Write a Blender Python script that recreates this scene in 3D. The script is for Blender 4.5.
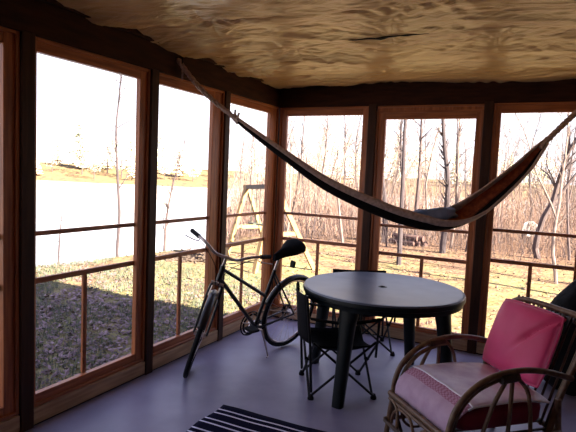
import bpy, math, random
from mathutils import Vector, Matrix, noise

# ------------------------------------------------------------------ camera, sky, sun, exposure
S = bpy.context.scene
COL = S.collection
for o in list(bpy.data.objects):
    bpy.data.objects.remove(o)

F_PX, YAW, PITCH, ROLL = 515.06, -0.46609, 0.07936, 0.04332
fw = Vector((math.sin(YAW)*math.cos(PITCH), math.cos(YAW)*math.cos(PITCH), -math.sin(PITCH)))
rt = Vector((math.cos(YAW), -math.sin(YAW), 0))
up = rt.cross(fw)
rt2 = rt*math.cos(ROLL) + up*math.sin(ROLL)
up2 = -rt*math.sin(ROLL) + up*math.cos(ROLL)
cam_d = bpy.data.cameras.new('camera')
cam = bpy.data.objects.new('camera', cam_d)
COL.objects.link(cam)
cam.matrix_world = Matrix(((rt2.x, up2.x, -fw.x, 2.65333), (rt2.y, up2.y, -fw.y, -4.9215),
                           (rt2.z, up2.z, -fw.z, 1.55), (0, 0, 0, 1)))
cam_d.sensor_width = 36
cam_d.lens = F_PX/576*36
cam_d.clip_end = 600
S.camera = cam

S.view_settings.view_transform = 'Standard'
S.view_settings.look = 'None'
S.view_settings.gamma = 1
S.view_settings.use_curve_mapping = False
S.view_settings.exposure = 0.0

W = bpy.data.worlds.new('sky')
S.world = W
W.use_nodes = True
nt = W.node_tree
bg = nt.nodes['Background']
tc = nt.nodes.new('ShaderNodeTexCoord')
sp = nt.nodes.new('ShaderNodeSeparateXYZ')
rmp = nt.nodes.new('ShaderNodeValToRGB')
rmp.color_ramp.elements[0].position = 0.0
rmp.color_ramp.elements[0].color = (0.97, 0.96, 1.0, 1)
rmp.color_ramp.elements[1].position = 0.7
rmp.color_ramp.elements[1].color = (0.55, 0.62, 1.0, 1)
nt.links.new(tc.outputs['Generated'], sp.inputs[0])
nt.links.new(sp.outputs['Z'], rmp.inputs[0])
nt.links.new(rmp.outputs[0], bg.inputs[0])
bg.inputs[1].default_value = 2.1

sd = bpy.data.lights.new('sun', 'SUN')
sd.energy = 62
sd.color = (1.0, 0.87, 0.68)
sd.angle = 0.009
sun = bpy.data.objects.new('sun', sd)
COL.objects.link(sun)
SUN_DIR = Vector((0.84, -0.12, 0.53)).normalized()      # towards the sun
sun.rotation_euler = SUN_DIR.to_track_quat('Z', 'Y').to_euler()
sun.location = (20, -3, 15)

# ------------------------------------------------------------------ materials
def mat(name, col, rough=0.7, col2=None, scale=8, stretch=(1, 1, 1), bump=0.0, bscale=None, spec=0.5,
        metal=0.0, detail=4, lo=0.35, hi=0.65, sheen=0.0, bstretch=None, bdist=0.01, dist=0.0):
    m = bpy.data.materials.new(name)
    m.use_nodes = True
    n = m.node_tree
    b = n.nodes['Principled BSDF']
    b.inputs['Roughness'].default_value = rough
    b.inputs['Specular IOR Level'].default_value = spec
    b.inputs['Metallic'].default_value = metal
    b.inputs['Base Color'].default_value = (*col, 1)
    if sheen:
        b.inputs['Sheen Weight'].default_value = sheen
    t = n.nodes.new('ShaderNodeTexCoord')
    def tex(sc, st):
        mp = n.nodes.new('ShaderNodeMapping')
        mp.inputs['Scale'].default_value = st
        n.links.new(t.outputs['Object'], mp.inputs[0])
        nz = n.nodes.new('ShaderNodeTexNoise')
        nz.inputs['Scale'].default_value = sc
        nz.inputs['Detail'].default_value = detail
        n.links.new(mp.outputs[0], nz.inputs['Vector'])
        return nz
    if col2:
        nz = tex(scale, stretch)
        r = n.nodes.new('ShaderNodeValToRGB')
        r.color_ramp.elements[0].position = lo
        r.color_ramp.elements[0].color = (*col, 1)
        r.color_ramp.elements[1].position = hi
        r.color_ramp.elements[1].color = (*col2, 1)
        n.links.new(nz.outputs[0], r.inputs[0])
        n.links.new(r.outputs[0], b.inputs['Base Color'])
    if bump:
        nz = tex(bscale or scale, bstretch or stretch)
        nz.inputs['Distortion'].default_value = dist
        bp = n.nodes.new('ShaderNodeBump')
        bp.inputs['Strength'].default_value = bump
        bp.inputs['Distance'].default_value = bdist
        n.links.new(nz.outputs[0], bp.inputs['Height'])
        n.links.new(bp.outputs[0], b.inputs['Normal'])
    return m

M = {}
M['floor'] = mat('painted_floor', (0.19, 0.172, 0.26), 0.40, (0.30, 0.275, 0.385), 1.8, bump=0.15, bscale=30, spec=0.45, bdist=0.004)
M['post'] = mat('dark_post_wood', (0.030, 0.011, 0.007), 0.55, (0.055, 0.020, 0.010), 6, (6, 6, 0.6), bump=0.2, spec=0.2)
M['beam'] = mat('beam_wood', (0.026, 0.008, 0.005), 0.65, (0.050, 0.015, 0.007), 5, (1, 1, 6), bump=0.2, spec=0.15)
M['frame_v'] = mat('cedar_upright', (0.46, 0.145, 0.045), 0.45, (0.25, 0.070, 0.022), 6, (8, 8, 0.5), bump=0.15)
M['frame_x'] = mat('cedar_crosswise', (0.46, 0.145, 0.045), 0.45, (0.25, 0.070, 0.022), 6, (0.5, 8, 8), bump=0.15)
M['frame_y'] = mat('cedar_lengthwise', (0.46, 0.145, 0.045), 0.45, (0.25, 0.070, 0.022), 6, (8, 0.5, 8), bump=0.15)
M['board'] = mat('bottom_board_wood', (0.50, 0.32, 0.18), 0.6, (0.33, 0.19, 0.10), 5, (0.7, 0.7, 8), bump=0.15)
M['housewall'] = mat('house_wall_boards', (0.10, 0.06, 0.045), 0.7, (0.07, 0.04, 0.03), 4, (1, 1, 6), bump=0.2)
M['foil'] = mat('ceiling_sheeting', (0.86, 0.55, 0.25), 0.28, (0.56, 0.34, 0.15), 1.3, (0.8, 2.2, 1), bump=0.7, bscale=3.6,
                bstretch=(0.7, 2.0, 1), spec=0.6, bdist=0.03, dist=1.6, lo=0.3, hi=0.75)
M['roof'] = mat('roof_shingles', (0.06, 0.06, 0.06), 0.9)
M['dark'] = mat('black_gap', (0.004, 0.003, 0.003), 0.9)
M['resin_sheen'] = mat('green_resin_sheen', (0.070, 0.088, 0.135), 0.36, (0.11, 0.13, 0.19), 5, spec=0.6, bump=0.1, bscale=60, bdist=0.002)  # same green resin, sky and window reflection painted into the base colour
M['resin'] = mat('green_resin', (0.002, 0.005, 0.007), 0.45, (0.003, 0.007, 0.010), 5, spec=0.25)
M['blacksteel'] = mat('black_steel', (0.004, 0.004, 0.006), 0.5, spec=0.25)
M['blackfabric'] = mat('black_nylon', (0.003, 0.003, 0.005), 0.85, (0.005, 0.005, 0.008), 40, spec=0.12)
M['rubber'] = mat('black_rubber', (0.006, 0.006, 0.008), 0.7, spec=0.2)
M['bikepaint'] = mat('dark_bike_paint', (0.010, 0.009, 0.012), 0.35)
M['chrome'] = mat('worn_chrome', (0.55, 0.48, 0.46), 0.3, metal=0.9)
M['reflector'] = mat('amber_reflector', (0.35, 0.10, 0.03), 0.3)
M['rattan'] = mat('rattan_pole', (0.20, 0.115, 0.060), 0.4, (0.11, 0.05, 0.028), 12, (2, 2, 2), bump=0.2)
M['rattan_d'] = mat('rattan_dark', (0.07, 0.035, 0.022), 0.45, (0.04, 0.02, 0.014), 12)
M['pink'] = mat('pink_vinyl', (0.80, 0.075, 0.24), 0.45, (0.68, 0.045, 0.16), 3, spec=0.35, bump=0.25, bscale=5, bdist=0.02, sheen=0.2)
M['maroon'] = mat('deep_pink_cotton', (0.35, 0.02, 0.07), 0.75, (0.27, 0.015, 0.05), 4)
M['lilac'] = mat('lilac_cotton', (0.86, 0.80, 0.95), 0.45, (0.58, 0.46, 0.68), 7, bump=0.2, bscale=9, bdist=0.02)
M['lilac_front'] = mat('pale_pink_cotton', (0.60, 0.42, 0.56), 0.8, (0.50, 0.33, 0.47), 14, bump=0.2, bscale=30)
M['piping'] = mat('white_piping', (0.75, 0.72, 0.82), 0.6)
M['rope'] = mat('grey_cotton_rope', (0.52, 0.38, 0.32), 0.85, (0.34, 0.23, 0.19), 60)
M['ham_rim'] = mat('taupe_hammock_edge', (0.62, 0.46, 0.40), 0.9, (0.42, 0.30, 0.25), 40)
M['ham_out'] = mat('black_hammock_cloth', (0.006, 0.005, 0.006), 0.9, (0.012, 0.009, 0.009), 30, spec=0.1)
M['ham_in'] = mat('rust_hammock_stripe', (0.50, 0.13, 0.05), 0.9, (0.25, 0.055, 0.03), 30)
M['bluecloth'] = mat('blue_cloth', (0.16, 0.24, 0.44), 0.85, (0.26, 0.34, 0.54), 9, bump=0.4, bscale=12, bdist=0.02)
M['bag'] = mat('black_plastic_bag', (0.002, 0.002, 0.003), 0.75, spec=0.2, bump=0.5, bscale=14, bdist=0.02)
M['bark'] = mat('grey_brown_bark', (0.085, 0.060, 0.062), 0.9, (0.045, 0.030, 0.032), 6, (5, 5, 1), bump=0.4)
M['bark_pale'] = mat('pale_bark', (0.19, 0.145, 0.13), 0.9, (0.10, 0.072, 0.068), 6, (5, 5, 1), bump=0.3)
M['bark_dark'] = mat('dark_bark', (0.050, 0.036, 0.042), 0.9, (0.028, 0.020, 0.024), 6, (5, 5, 1), bump=0.4)
M['twig'] = mat('pinkish_twigs', (0.16, 0.095, 0.08), 0.9, (0.27, 0.185, 0.135), 0.35, (1, 1, 1), lo=0.42, hi=0.65)
M['lumber'] = mat('yellow_lumber', (0.26, 0.165, 0.07), 0.7, (0.20, 0.12, 0.05), 5, (1, 1, 6))
M['lumber_grey'] = mat('weathered_lumber', (0.07, 0.052, 0.045), 0.8, (0.05, 0.036, 0.03), 5)
M['swingseat'] = mat('dark_plastic_fittings', (0.02, 0.03, 0.02), 0.6)
M['stump'] = mat('sawn_wood', (0.20, 0.11, 0.05), 0.8, (0.14, 0.07, 0.035), 9)
M['ashes'] = mat('grey_brush', (0.09, 0.06, 0.045), 0.95, (0.05, 0.035, 0.025), 9)
M['log'] = mat('log_bark', (0.10, 0.055, 0.045), 0.9, (0.06, 0.03, 0.03), 9)
M['white'] = mat('white_painted_metal', (0.8, 0.8, 0.8), 0.4)
M['leaf'] = mat('dead_leaves', (0.15, 0.095, 0.10), 0.85, (0.03, 0.02, 0.022), 3, (1, 1, 1))
M['leaf2'] = mat('pale_dead_leaves', (0.15, 0.092, 0.065), 0.85, (0.09, 0.05, 0.04), 3)
M['grass'] = mat('grass_blades', (0.060, 0.085, 0.055), 0.8, (0.095, 0.11, 0.07), 3)
M['conifer'] = mat('hazed_needles', (0.42, 0.44, 0.30), 0.9, (0.5, 0.48, 0.33), 2)  # needle colour lightened to paint in the distance haze
M['farleaf'] = mat('hazed_far_foliage', (0.62, 0.54, 0.42), 0.9, (0.52, 0.46, 0.36), 1)  # haze and glare over the lake painted into the foliage colour

# rug stripes
def rug_material():
    m = bpy.data.materials.new('striped_rug')
    m.use_nodes = True
    n = m.node_tree
    b = n.nodes['Principled BSDF']
    b.inputs['Roughness'].default_value = 0.95
    b.inputs['Specular IOR Level'].default_value = 0.05
    t = n.nodes.new('ShaderNodeTexCoord')
    s = n.nodes.new('ShaderNodeSeparateXYZ')
    n.links.new(t.outputs['Object'], s.inputs[0])
    mul = n.nodes.new('ShaderNodeMath'); mul.operation = 'MULTIPLY'; mul.inputs[1].default_value = -1/0.14
    n.links.new(s.outputs['Y'], mul.inputs[0])
    fr = n.nodes.new('ShaderNodeMath'); fr.operation = 'FRACT'
    n.links.new(mul.outputs[0], fr.inputs[0])
    r = n.nodes.new('ShaderNodeValToRGB')
    r.color_ramp.interpolation = 'CONSTANT'
    navy = (0.006, 0.006, 0.022, 1); wh = (0.72, 0.68, 0.82, 1)
    els = [(0, navy), (0.43, wh), (0.53, navy), (0.80, wh), (0.90, navy)]
    cr = r.color_ramp
    cr.elements[0].position = 0; cr.elements[0].color = navy
    cr.elements[1].position = 0.43; cr.elements[1].color = wh
    for p_, c_ in els[2:]:
        e = cr.elements.new(p_); e.color = c_
    n.links.new(fr.outputs[0], r.inputs[0])
    n.links.new(r.outputs[0], b.inputs['Base Color'])
    return m
M['rug'] = rug_material()

def band_material():
    m = bpy.data.materials.new('pink_and_white_check_band')
    m.use_nodes = True
    n = m.node_tree
    b = n.nodes['Principled BSDF']
    b.inputs['Roughness'].default_value = 0.85
    t = n.nodes.new('ShaderNodeTexCoord')
    c = n.nodes.new('ShaderNodeTexChecker')
    c.inputs['Scale'].default_value = 75
    c.inputs['Color1'].default_value = (0.55, 0.30, 0.44, 1)
    c.inputs['Color2'].default_value = (0.38, 0.16, 0.25, 1)
    n.links.new(t.outputs['Object'], c.inputs['Vector'])
    n.links.new(c.outputs[0], b.inputs['Base Color'])
    return m
M['band'] = band_material()

def screen_material():
    m = bpy.data.materials.new('insect_screen_mesh')
    m.use_nodes = True
    n = m.node_tree
    n.nodes.remove(n.nodes['Principled BSDF'])
    d = n.nodes.new('ShaderNodeBsdfDiffuse'); d.inputs[0].default_value = (0.25, 0.24, 0.26, 1)
    tr = n.nodes.new('ShaderNodeBsdfTransparent')
    mx = n.nodes.new('ShaderNodeMixShader'); mx.inputs[0].default_value = 0.10
    n.links.new(tr.outputs[0], mx.inputs[1]); n.links.new(d.outputs[0], mx.inputs[2])
    n.links.new(mx.outputs[0], n.nodes['Material Output'].inputs[0])
    return m
M['screen'] = screen_material()

def ground_material():
    m = bpy.data.materials.new('lawn_and_leaf_litter')
    m.use_nodes = True
    n = m.node_tree
    b = n.nodes['Principled BSDF']
    b.inputs['Roughness'].default_value = 0.95
    b.inputs['Specular IOR Level'].default_value = 0.1
    g = n.nodes.new('ShaderNodeNewGeometry')
    def nz(scale, det=5):
        q = n.nodes.new('ShaderNodeTexNoise'); q.inputs['Scale'].default_value = scale; q.inputs['Detail'].default_value = det
        n.links.new(g.outputs['Position'], q.inputs['Vector']); return q
    def ramp(src, p0, c0, p1, c1):
        r = n.nodes.new('ShaderNodeValToRGB')
        r.color_ramp.elements[0].position = p0; r.color_ramp.elements[0].color = (*c0, 1)
        r.color_ramp.elements[1].position = p1; r.color_ramp.elements[1].color = (*c1, 1)
        n.links.new(src, r.inputs[0]); return r
    lawn = ramp(nz(2.5).outputs[0], 0.35, (0.125, 0.112, 0.048), 0.65, (0.20, 0.165, 0.078))
    lit = ramp(nz(9).outputs[0], 0.35, (0.075, 0.042, 0.030), 0.62, (0.155, 0.095, 0.062))
    # litter: under the woods, plus patches on the lawn
    s = n.nodes.new('ShaderNodeSeparateXYZ'); n.links.new(g.outputs['Position'], s.inputs[0])
    ma = n.nodes.new('ShaderNodeMapRange'); ma.inputs[1].default_value = 5.0; ma.inputs[2].default_value = 11.5
    n.links.new(s.outputs['Y'], ma.inputs[0])
    ln = n.nodes.new('ShaderNodeVectorMath'); ln.operation = 'LENGTH'; n.links.new(g.outputs['Position'], ln.inputs[0])
    mf = n.nodes.new('ShaderNodeMapRange'); mf.inputs[1].default_value = 50; mf.inputs[2].default_value = 60; mf.inputs[3].default_value = 1; mf.inputs[4].default_value = 0.3
    n.links.new(ln.outputs['Value'], mf.inputs[0])
    mm = n.nodes.new('ShaderNodeMath'); mm.operation = 'MULTIPLY'
    n.links.new(ma.outputs[0], mm.inputs[0]); n.links.new(mf.outputs[0], mm.inputs[1])
    add = n.nodes.new('ShaderNodeMath'); add.operation = 'ADD'
    pat = ramp(nz(1.1, 6).outputs[0], 0.45, (0, 0, 0), 0.62, (0.8, 0.8, 0.8))
    n.links.new(mm.outputs[0], add.inputs[0]); n.links.new(pat.outputs[0], add.inputs[1]); add.use_clamp = True
    mx = n.nodes.new('ShaderNodeMix'); mx.data_type = 'RGBA'
    n.links.new(add.outputs[0], mx.inputs['Factor'])
    n.links.new(lawn.outputs[0], mx.inputs['A']); n.links.new(lit.outputs[0], mx.inputs['B'])
    n.links.new(mx.outputs['Result'], b.inputs['Base Color'])
    bp = n.nodes.new('ShaderNodeBump'); bp.inputs['Strength'].default_value = 0.8; bp.inputs['Distance'].default_value = 0.08
    n.links.new(nz(7, 8).outputs[0], bp.inputs['Height']); n.links.new(bp.outputs[0], b.inputs['Normal'])
    return m
M['ground'] = ground_material()
M['water'] = mat('lake_water', (0.34, 0.36, 0.42), 0.15, bump=0.3, bscale=1.5, bdist=0.05, spec=0.8)

# ------------------------------------------------------------------ mesh helpers
class MB:
    def __init__(s):
        s.v = []; s.f = []; s.m = []; s.cur = 0
    def add(s, vs, fs):
        b = len(s.v)
        s.v += [tuple(v) for v in vs]
        s.f += [tuple(i+b for i in f) for f in fs]
        s.m += [s.cur]*len(fs)
        return s
    def box(s, x0, x1, y0, y1, z0, z1, bev=0.0):
        if bev <= 0:
            vs = [(x, y, z) for z in (z0, z1) for y in (y0, y1) for x in (x0, x1)]
            return s.add(vs, [(0, 2, 3, 1), (4, 5, 7, 6), (0, 1, 5, 4), (2, 6, 7, 3), (0, 4, 6, 2), (1, 3, 7, 5)])
        c = Vector(((x0+x1)/2, (y0+y1)/2, (z0+z1)/2)); h = Vector(((x1-x0)/2, (y1-y0)/2, (z1-z0)/2))
        vs = []; idx = {}
        for sx in (-1, 1):
            for sy in (-1, 1):
                for sz in (-1, 1):
                    for k in range(3):
                        p = Vector((sx*h.x, sy*h.y, sz*h.z))
                        for a, sg in ((0, sx), (1, sy), (2, sz)):
                            if a != k: p[a] -= sg*bev
                        idx[(sx, sy, sz, k)] = len(vs); vs.append(c+p)
        fs = []
        for k in range(3):
            a, b = [i for i in range(3) if i != k]
            for sg in (-1, 1):
                q = []
                for u, w in ((-1, -1), (1, -1), (1, 1), (-1, 1)):
                    key = [0, 0, 0]; key[k] = sg; key[a] = u; key[b] = w
                    q.append(idx[(*key, k)])
                fs.append(q)
            for u in (-1, 1):
                for w in (-1, 1):
                    q = []
                    for sg, kk in ((-1, a), (1, a), (1, b), (-1, b)):
                        key = [0, 0, 0]; key[k] = sg; key[a] = u; key[b] = w
                        q.append(idx[(*key, kk)])
                    fs.append(q)
        for sx in (-1, 1):
            for sy in (-1, 1):
                for sz in (-1, 1):
                    fs.append([idx[(sx, sy, sz, k)] for k in range(3)])
        return s.add(vs, fs)
    def tube(s, pts, r, n=8, closed=False, cap=True, flat=None):
        pts = [Vector(p) for p in pts]
        N = len(pts)
        rs = r if isinstance(r, (list, tuple)) else [r]*N
        T = []
        for i in range(N):
            a = pts[(i-1) % N] if (closed or i > 0) else pts[i]
            b = pts[(i+1) % N] if (closed or i < N-1) else pts[i]
            d = b-a
            T.append(d.normalized() if d.length > 1e-9 else Vector((0, 0, 1)))
        u = T[0].orthogonal().normalized()
        vs = []
        for i in range(N):
            u = (u - T[i]*u.dot(T[i]))
            u = u.normalized() if u.length > 1e-6 else T[i].orthogonal().normalized()
            w = T[i].cross(u)
            for k in range(n):
                a = 2*math.pi*k/n
                vs.append(pts[i] + (u*math.cos(a)+w*math.sin(a))*rs[i])
        fs = []
        for i in range(N if closed else N-1):
            j = (i+1) % N
            for k in range(n):
                l = (k+1) % n
                fs.append((i*n+k, i*n+l, j*n+l, j*n+k))
        if cap and not closed:
            fs.append(tuple(range(n))[::-1]); fs.append(tuple((N-1)*n+k for k in range(n)))
        return s.add(vs, fs)
    def bar(s, a, b, w, h, upv=(0, 0, 1)):
        a = Vector(a); b = Vector(b); d = (b-a).normalized(); upv = Vector(upv)
        x = d.cross(upv)
        x = x.normalized() if x.length > 1e-5 else d.orthogonal().normalized()
        y = x.cross(d)
        vs = [p + x*sx*w/2 + y*sy*h/2 for p in (a, b) for sy in (-1, 1) for sx in (-1, 1)]
        return s.add(vs, [(0, 1, 3, 2), (4, 6, 7, 5), (0, 4, 5, 1), (2, 3, 7, 6), (0, 2, 6, 4), (1, 5, 7, 3)])
    def lathe(s, prof, n=48, c=(0, 0, 0), closed=True):
        vs = []; N = len(prof)
        for k in range(n):
            a = 2*math.pi*k/n
            for r, z in prof:
                vs.append((c[0]+r*math.cos(a), c[1]+r*math.sin(a), c[2]+z))
        fs = []
        for k in range(n):
            l = (k+1) % n
            for i in range(N if closed else N-1):
                j = (i+1) % N
                fs.append((k*N+i, l*N+i, l*N+j, k*N+j))
        return s.add(vs, fs)
    def grid(s, P):
        R = len(P); C_ = len(P[0])
        vs = [p for row in P for p in row]
        fs = [(i*C_+j, i*C_+j+1, (i+1)*C_+j+1, (i+1)*C_+j) for i in range(R-1) for j in range(C_-1)]
        return s.add(vs, fs)
    def ball(s, c, r, n=10, sc=(1, 1, 1)):
        P = []
        for i in range(n+1):
            th = math.pi*i/n
            P.append([(c[0]+r*sc[0]*math.sin(th)*math.cos(a), c[1]+r*sc[1]*math.sin(th)*math.sin(a), c[2]+r*sc[2]*math.cos(th))
                      for a in [2*math.pi*k/(n*2) for k in range(n*2+1)]])
        return s.grid(P)
    def build(s, name, mats, parent=None, smooth=True, solid=0, sub=0, weld=False, bevel=0):
        me = bpy.data.meshes.new(name)
        me.from_pydata(s.v, [], s.f)
        mats = mats if isinstance(mats, (list, tuple)) else [mats]
        for m in mats: me.materials.append(m)
        if len(mats) > 1:
            me.polygons.foreach_set('material_index', s.m)
        if smooth:
            me.polygons.foreach_set('use_smooth', [True]*len(me.polygons))
            me.update()
            try: me.set_sharp_from_angle(angle=math.radians(42))
            except Exception: pass
        me.update()
        o = bpy.data.objects.new(name, me)
        COL.objects.link(o)
        if parent: o.parent = parent
        if weld:
            w = o.modifiers.new('weld', 'WELD'); w.merge_threshold = 0.0005
        if solid:
            w = o.modifiers.new('solid', 'SOLIDIFY'); w.thickness = solid; w.offset = 0
        if bevel:
            w = o.modifiers.new('bevel', 'BEVEL'); w.width = bevel; w.segments = 2
        if sub:
            w = o.modifiers.new('sub', 'SUBSURF'); w.levels = sub; w.render_levels = sub
        return o

def tag(o, label=None, cat=None, group=None, kind=None):
    if label: o['label'] = label
    if cat: o['category'] = cat
    if group: o['group'] = group
    if kind: o['kind'] = kind
    return o

def empty(name, loc=(0, 0, 0), rz=0.0, label=None, cat=None, group=None, kind=None):
    o = bpy.data.objects.new(name, None)
    COL.objects.link(o)
    o.location = loc; o.rotation_euler = (0, 0, rz)
    o.empty_display_size = 0.1
    return tag(o, label, cat, group, kind)

def smooth_path(pts, n=8, closed=False):
    """Catmull-Rom through pts"""
    P = [Vector(p) for p in pts]; N = len(P); out = []
    for i in range(N if closed else N-1):
        p0 = P[(i-1) % N] if closed else P[max(i-1, 0)]
        p1 = P[i]; p2 = P[(i+1) % N]
        p3 = P[(i+2) % N] if closed else P[min(i+2, N-1)]
        for k in range(n):
            t = k/n
            out.append(0.5*((2*p1)+(p2-p0)*t+(2*p0-5*p1+4*p2-p3)*t*t+(3*p1-p0-3*p2+p3)*t**3))
    if not closed: out.append(P[-1])
    return out

# ------------------------------------------------------------------ outside ground, lake
def shore_x(y):
    if y < 8.3: return -7.9 + 0.22*(y-3) + 0.08*math.sin(y*0.9)
    return -6.7 - (y-8.3)*0.64 + 0.15*math.sin(y*0.5)
def land(x, y):
    """signed: >0 on land, <0 in lake (metres, roughly)"""
    a = x - shore_x(y)
    b = 34 + 0.35*max(x, -20) + 1.5*math.sin(x*0.3) - y      # woods end at a second shore behind
    near = min(a, b)
    d = math.hypot(x-2.6, y+4.9)
    far = (d - (92 + 9*math.sin(math.atan2(y, x)*5)))
    return max(near, far)
def ground_z(x, y):
    l = land(x, y)
    t = max(-1.0, min(1.0, l/1.6))
    z = -0.5 if t >= 1 else -0.5 - 0.75*(1-(t*0.5+0.5))*1.6
    d = math.hypot(x-2.6, y+4.9)
    if d > 95: z += min(2.5, (d-95)*0.12)
    if l > 0:
        z += 0.05*noise.noise(Vector((x*0.5, y*0.5, 0)))
        if y > 12 and d < 90: z += 0.12*noise.noise(Vector((x*0.25, y*0.25, 3)))
    return z
def axis(lo, hi, fine_lo, fine_hi, fs, g=1.12):
    a = [fine_lo]; st = fs
    while a[-1] > lo: st *= g; a.append(a[-1]-st)
    a = a[::-1]; x = fine_lo
    while x < fine_hi: x += fs; a.append(x)
    st = fs
    while a[-1] < hi: st *= g; a.append(a[-1]+st)
    return a
xs = axis(-190, 90, -10, 5, 0.35); ys = axis(-14, 190, -2, 14, 0.35)
mb = MB()
mb.grid([[(x, y, ground_z(x, y)) for x in xs] for y in ys])
tag(mb.build('ground', M['ground']), kind='structure')
mb = MB(); mb.box(-200, 95, -14, 200, -1.12, -1.05)
lake = mb.build('lake', M['water'], smooth=False)
tag(lake, kind='structure')

# ------------------------------------------------------------------ porch shell
FX, FY0 = 4.0, -6.3
mb = MB(); mb.box(-0.10, FX+0.1, FY0-0.1, 0.10, -0.12, 0.0)
tag(mb.build('floor', M['floor'], smooth=False), kind='structure')
mb = MB(); mb.box(-0.16, FX+0.1, 0.101, 0.14, -0.75, 0.02); mb.box(-0.14, -0.101, FY0, 0.101, -0.75, 0.02)
tag(mb.build('trim_1', M['post'], smooth=False), kind='structure')

# left wall: window bays  (y ranges of openings between posts)
wl = empty('wall_left', kind='structure')
wb = empty('wall_back', kind='structure')
POST_L = [(-1.06, -0.985), (-2.012, -1.935), (-3.04, -2.955), (-4.08, -3.995), (-5.12, -5.035), (-6.2, -6.115)]
for y0, y1 in POST_L:
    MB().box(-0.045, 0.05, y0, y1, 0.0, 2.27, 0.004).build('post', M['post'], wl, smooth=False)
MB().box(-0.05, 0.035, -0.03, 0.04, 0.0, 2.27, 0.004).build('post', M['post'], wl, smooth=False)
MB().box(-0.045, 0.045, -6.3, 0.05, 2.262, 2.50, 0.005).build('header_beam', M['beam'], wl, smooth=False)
MB().box(-0.04, 0.085, -6.3, 0.05, 2.455, 2.52, 0.004).build('ledger_board', M['beam'], wl, smooth=False)
ybound = [0.0-0.03] + [v for pr in POST_L for v in (pr[1], pr[0])]
for i in range(0, len(ybound)-1, 2):
    y1, y0 = ybound[i], ybound[i+1]
    MB().box(0.0, 0.042, y0, y1, 0.012, 0.108, 0.004).build('bottom_board', M['board'], wl, smooth=False)
    MB().box(-0.04, 0.03, y0, y1, 0.0, 0.012).build('sole_gap', M['dark'], wl, smooth=False)

POST_B = [(1.03, 1.11), (2.09, 2.17), (2.96, 3.04), (3.92, 4.0)]
for x0, x1 in POST_B:
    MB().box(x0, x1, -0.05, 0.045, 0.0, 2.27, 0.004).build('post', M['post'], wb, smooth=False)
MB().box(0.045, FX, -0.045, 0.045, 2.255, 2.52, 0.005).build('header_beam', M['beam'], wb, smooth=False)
xb = [0.035] + [v for pr in POST_B for v in pr][:-1]
for i in range(0, len(xb), 2):
    MB().box(xb[i], xb[i+1], -0.042, 0.0, 0.012, 0.108, 0.004).build('bottom_board', M['board'], wb, smooth=False)
    MB().box(xb[i], xb[i+1], -0.03, 0.04, 0.0, 0.012).build('sole_gap', M['dark'], wb, smooth=False)

WN = [0]
def window(side, a0, a1, g0, g1, top, bot, mid, low, mun, ztop, zbot=0.112, trims=()):
    """a0..a1 outer frame extent along the wall, g0..g1 the clear opening"""
    WN[0] += 1
    root = empty('window_%d' % WN[0], kind='structure')
    def bx(name, u0, u1, z0, z1, d0, d1, m, bev=0.003):
        q = MB()
        if side == 'L': q.box(d0, d1, u0, u1, z0, z1, bev)
        else: q.box(u0, u1, -d1, -d0, z0, z1, bev)
        return q.build(name, m, root, smooth=False)
    H_ = M['frame_y'] if side == 'L' else M['frame_x']
    fr = empty('window_frame'); fr.parent = root
    def fx(name, *a):
        o = bx(name, *a); o.parent = fr
    # stiles and rails of the frame
    fx('stile', a0, g0, zbot, ztop, -0.022, 0.018, M['frame_v'])
    fx('stile', g1, a1, zbot, ztop, -0.022, 0.018, M['frame_v'])
    fx('frame_rail', g0, g1, top, ztop, -0.022, 0.018, H_)
    fx('frame_rail', g0, g1, zbot, bot, -0.022, 0.018, H_)
    # stop moulding, a step nearer the room
    w = 0.020
    fx('stop_moulding', a0, a0+w, zbot, ztop, 0.0175, 0.034, M['frame_v'])
    fx('stop_moulding', a1-w, a1, zbot, ztop, 0.0175, 0.034, M['frame_v'])
    fx('stop_moulding', a0+w, a1-w, ztop-w, ztop, 0.0175, 0.034, H_)
    fx('stop_moulding', a0+w, a1-w, zbot, zbot+w, 0.0175, 0.034, H_)
    for (u0, u1, z0, z1) in trims:
        fx('filler_strip', u0, u1, z0, z1, -0.022, 0.025, M['frame_v'])
    bx('middle_rail', g0-0.001, g1+0.001, mid-0.014, mid+0.014, -0.035, -0.012, H_)
    bx('lower_rail', g0-0.001, g1+0.001, low-0.017, low+0.017, -0.035, -0.012, H_)
    bx('baluster', mun-0.016, mun+0.016, bot, low-0.017, -0.033, -0.012, M['frame_v'])
    q = MB()
    if side == 'L': q.add([(-0.006, g0, bot), (-0.006, g1, bot), (-0.006, g1, top), (-0.006, g0, top)], [(0, 1, 2, 3)])
    else: q.add([(g0, 0.006, bot), (g1, 0.006, bot), (g1, 0.006, top), (g0, 0.006, top)], [(0, 1, 2, 3)])
    q.build('screen', M['screen'], root, smooth=False)
    return root
window('L', -0.985, -0.03, -0.948, -0.185, 2.184, 0.184, 1.142, 0.86, -0.578, 2.262)
window('L', -1.935, -1.06, -1.897, -1.205, 2.184, 0.184, 1.142, 0.86, -1.553, 2.262)
window('L', -2.955, -2.012, -2.928, -2.095, 2.184, 0.184, 1.142, 0.86, -2.535, 2.262)
window('L', -3.995, -3.04, -3.92, -3.125, 2.184, 0.184, 1.142, 0.86, -3.52, 2.262)
window('L', -5.035, -4.08, -4.96, -4.155, 2.184, 0.184, 1.142, 0.86, -4.55, 2.262)
window('L', -6.115, -5.12, -6.04, -5.195, 2.184, 0.184, 1.142, 0.86, -5.6, 2.262)
window('B', 0.045, 1.03, 0.122, 0.964, 2.172, 0.152, 1.140, 0.864, 0.532, 2.255)
window('B', 1.11, 2.09, 1.197, 2.025, 2.127, 0.152, 1.098, 0.821, 1.618, 2.205, trims=((1.11, 2.09, 2.2045, 2.2335),))
window('B', 2.17, 2.96, 2.231, 2.889, 2.172, 0.152, 1.140, 0.864, 2.557, 2.255)
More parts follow.
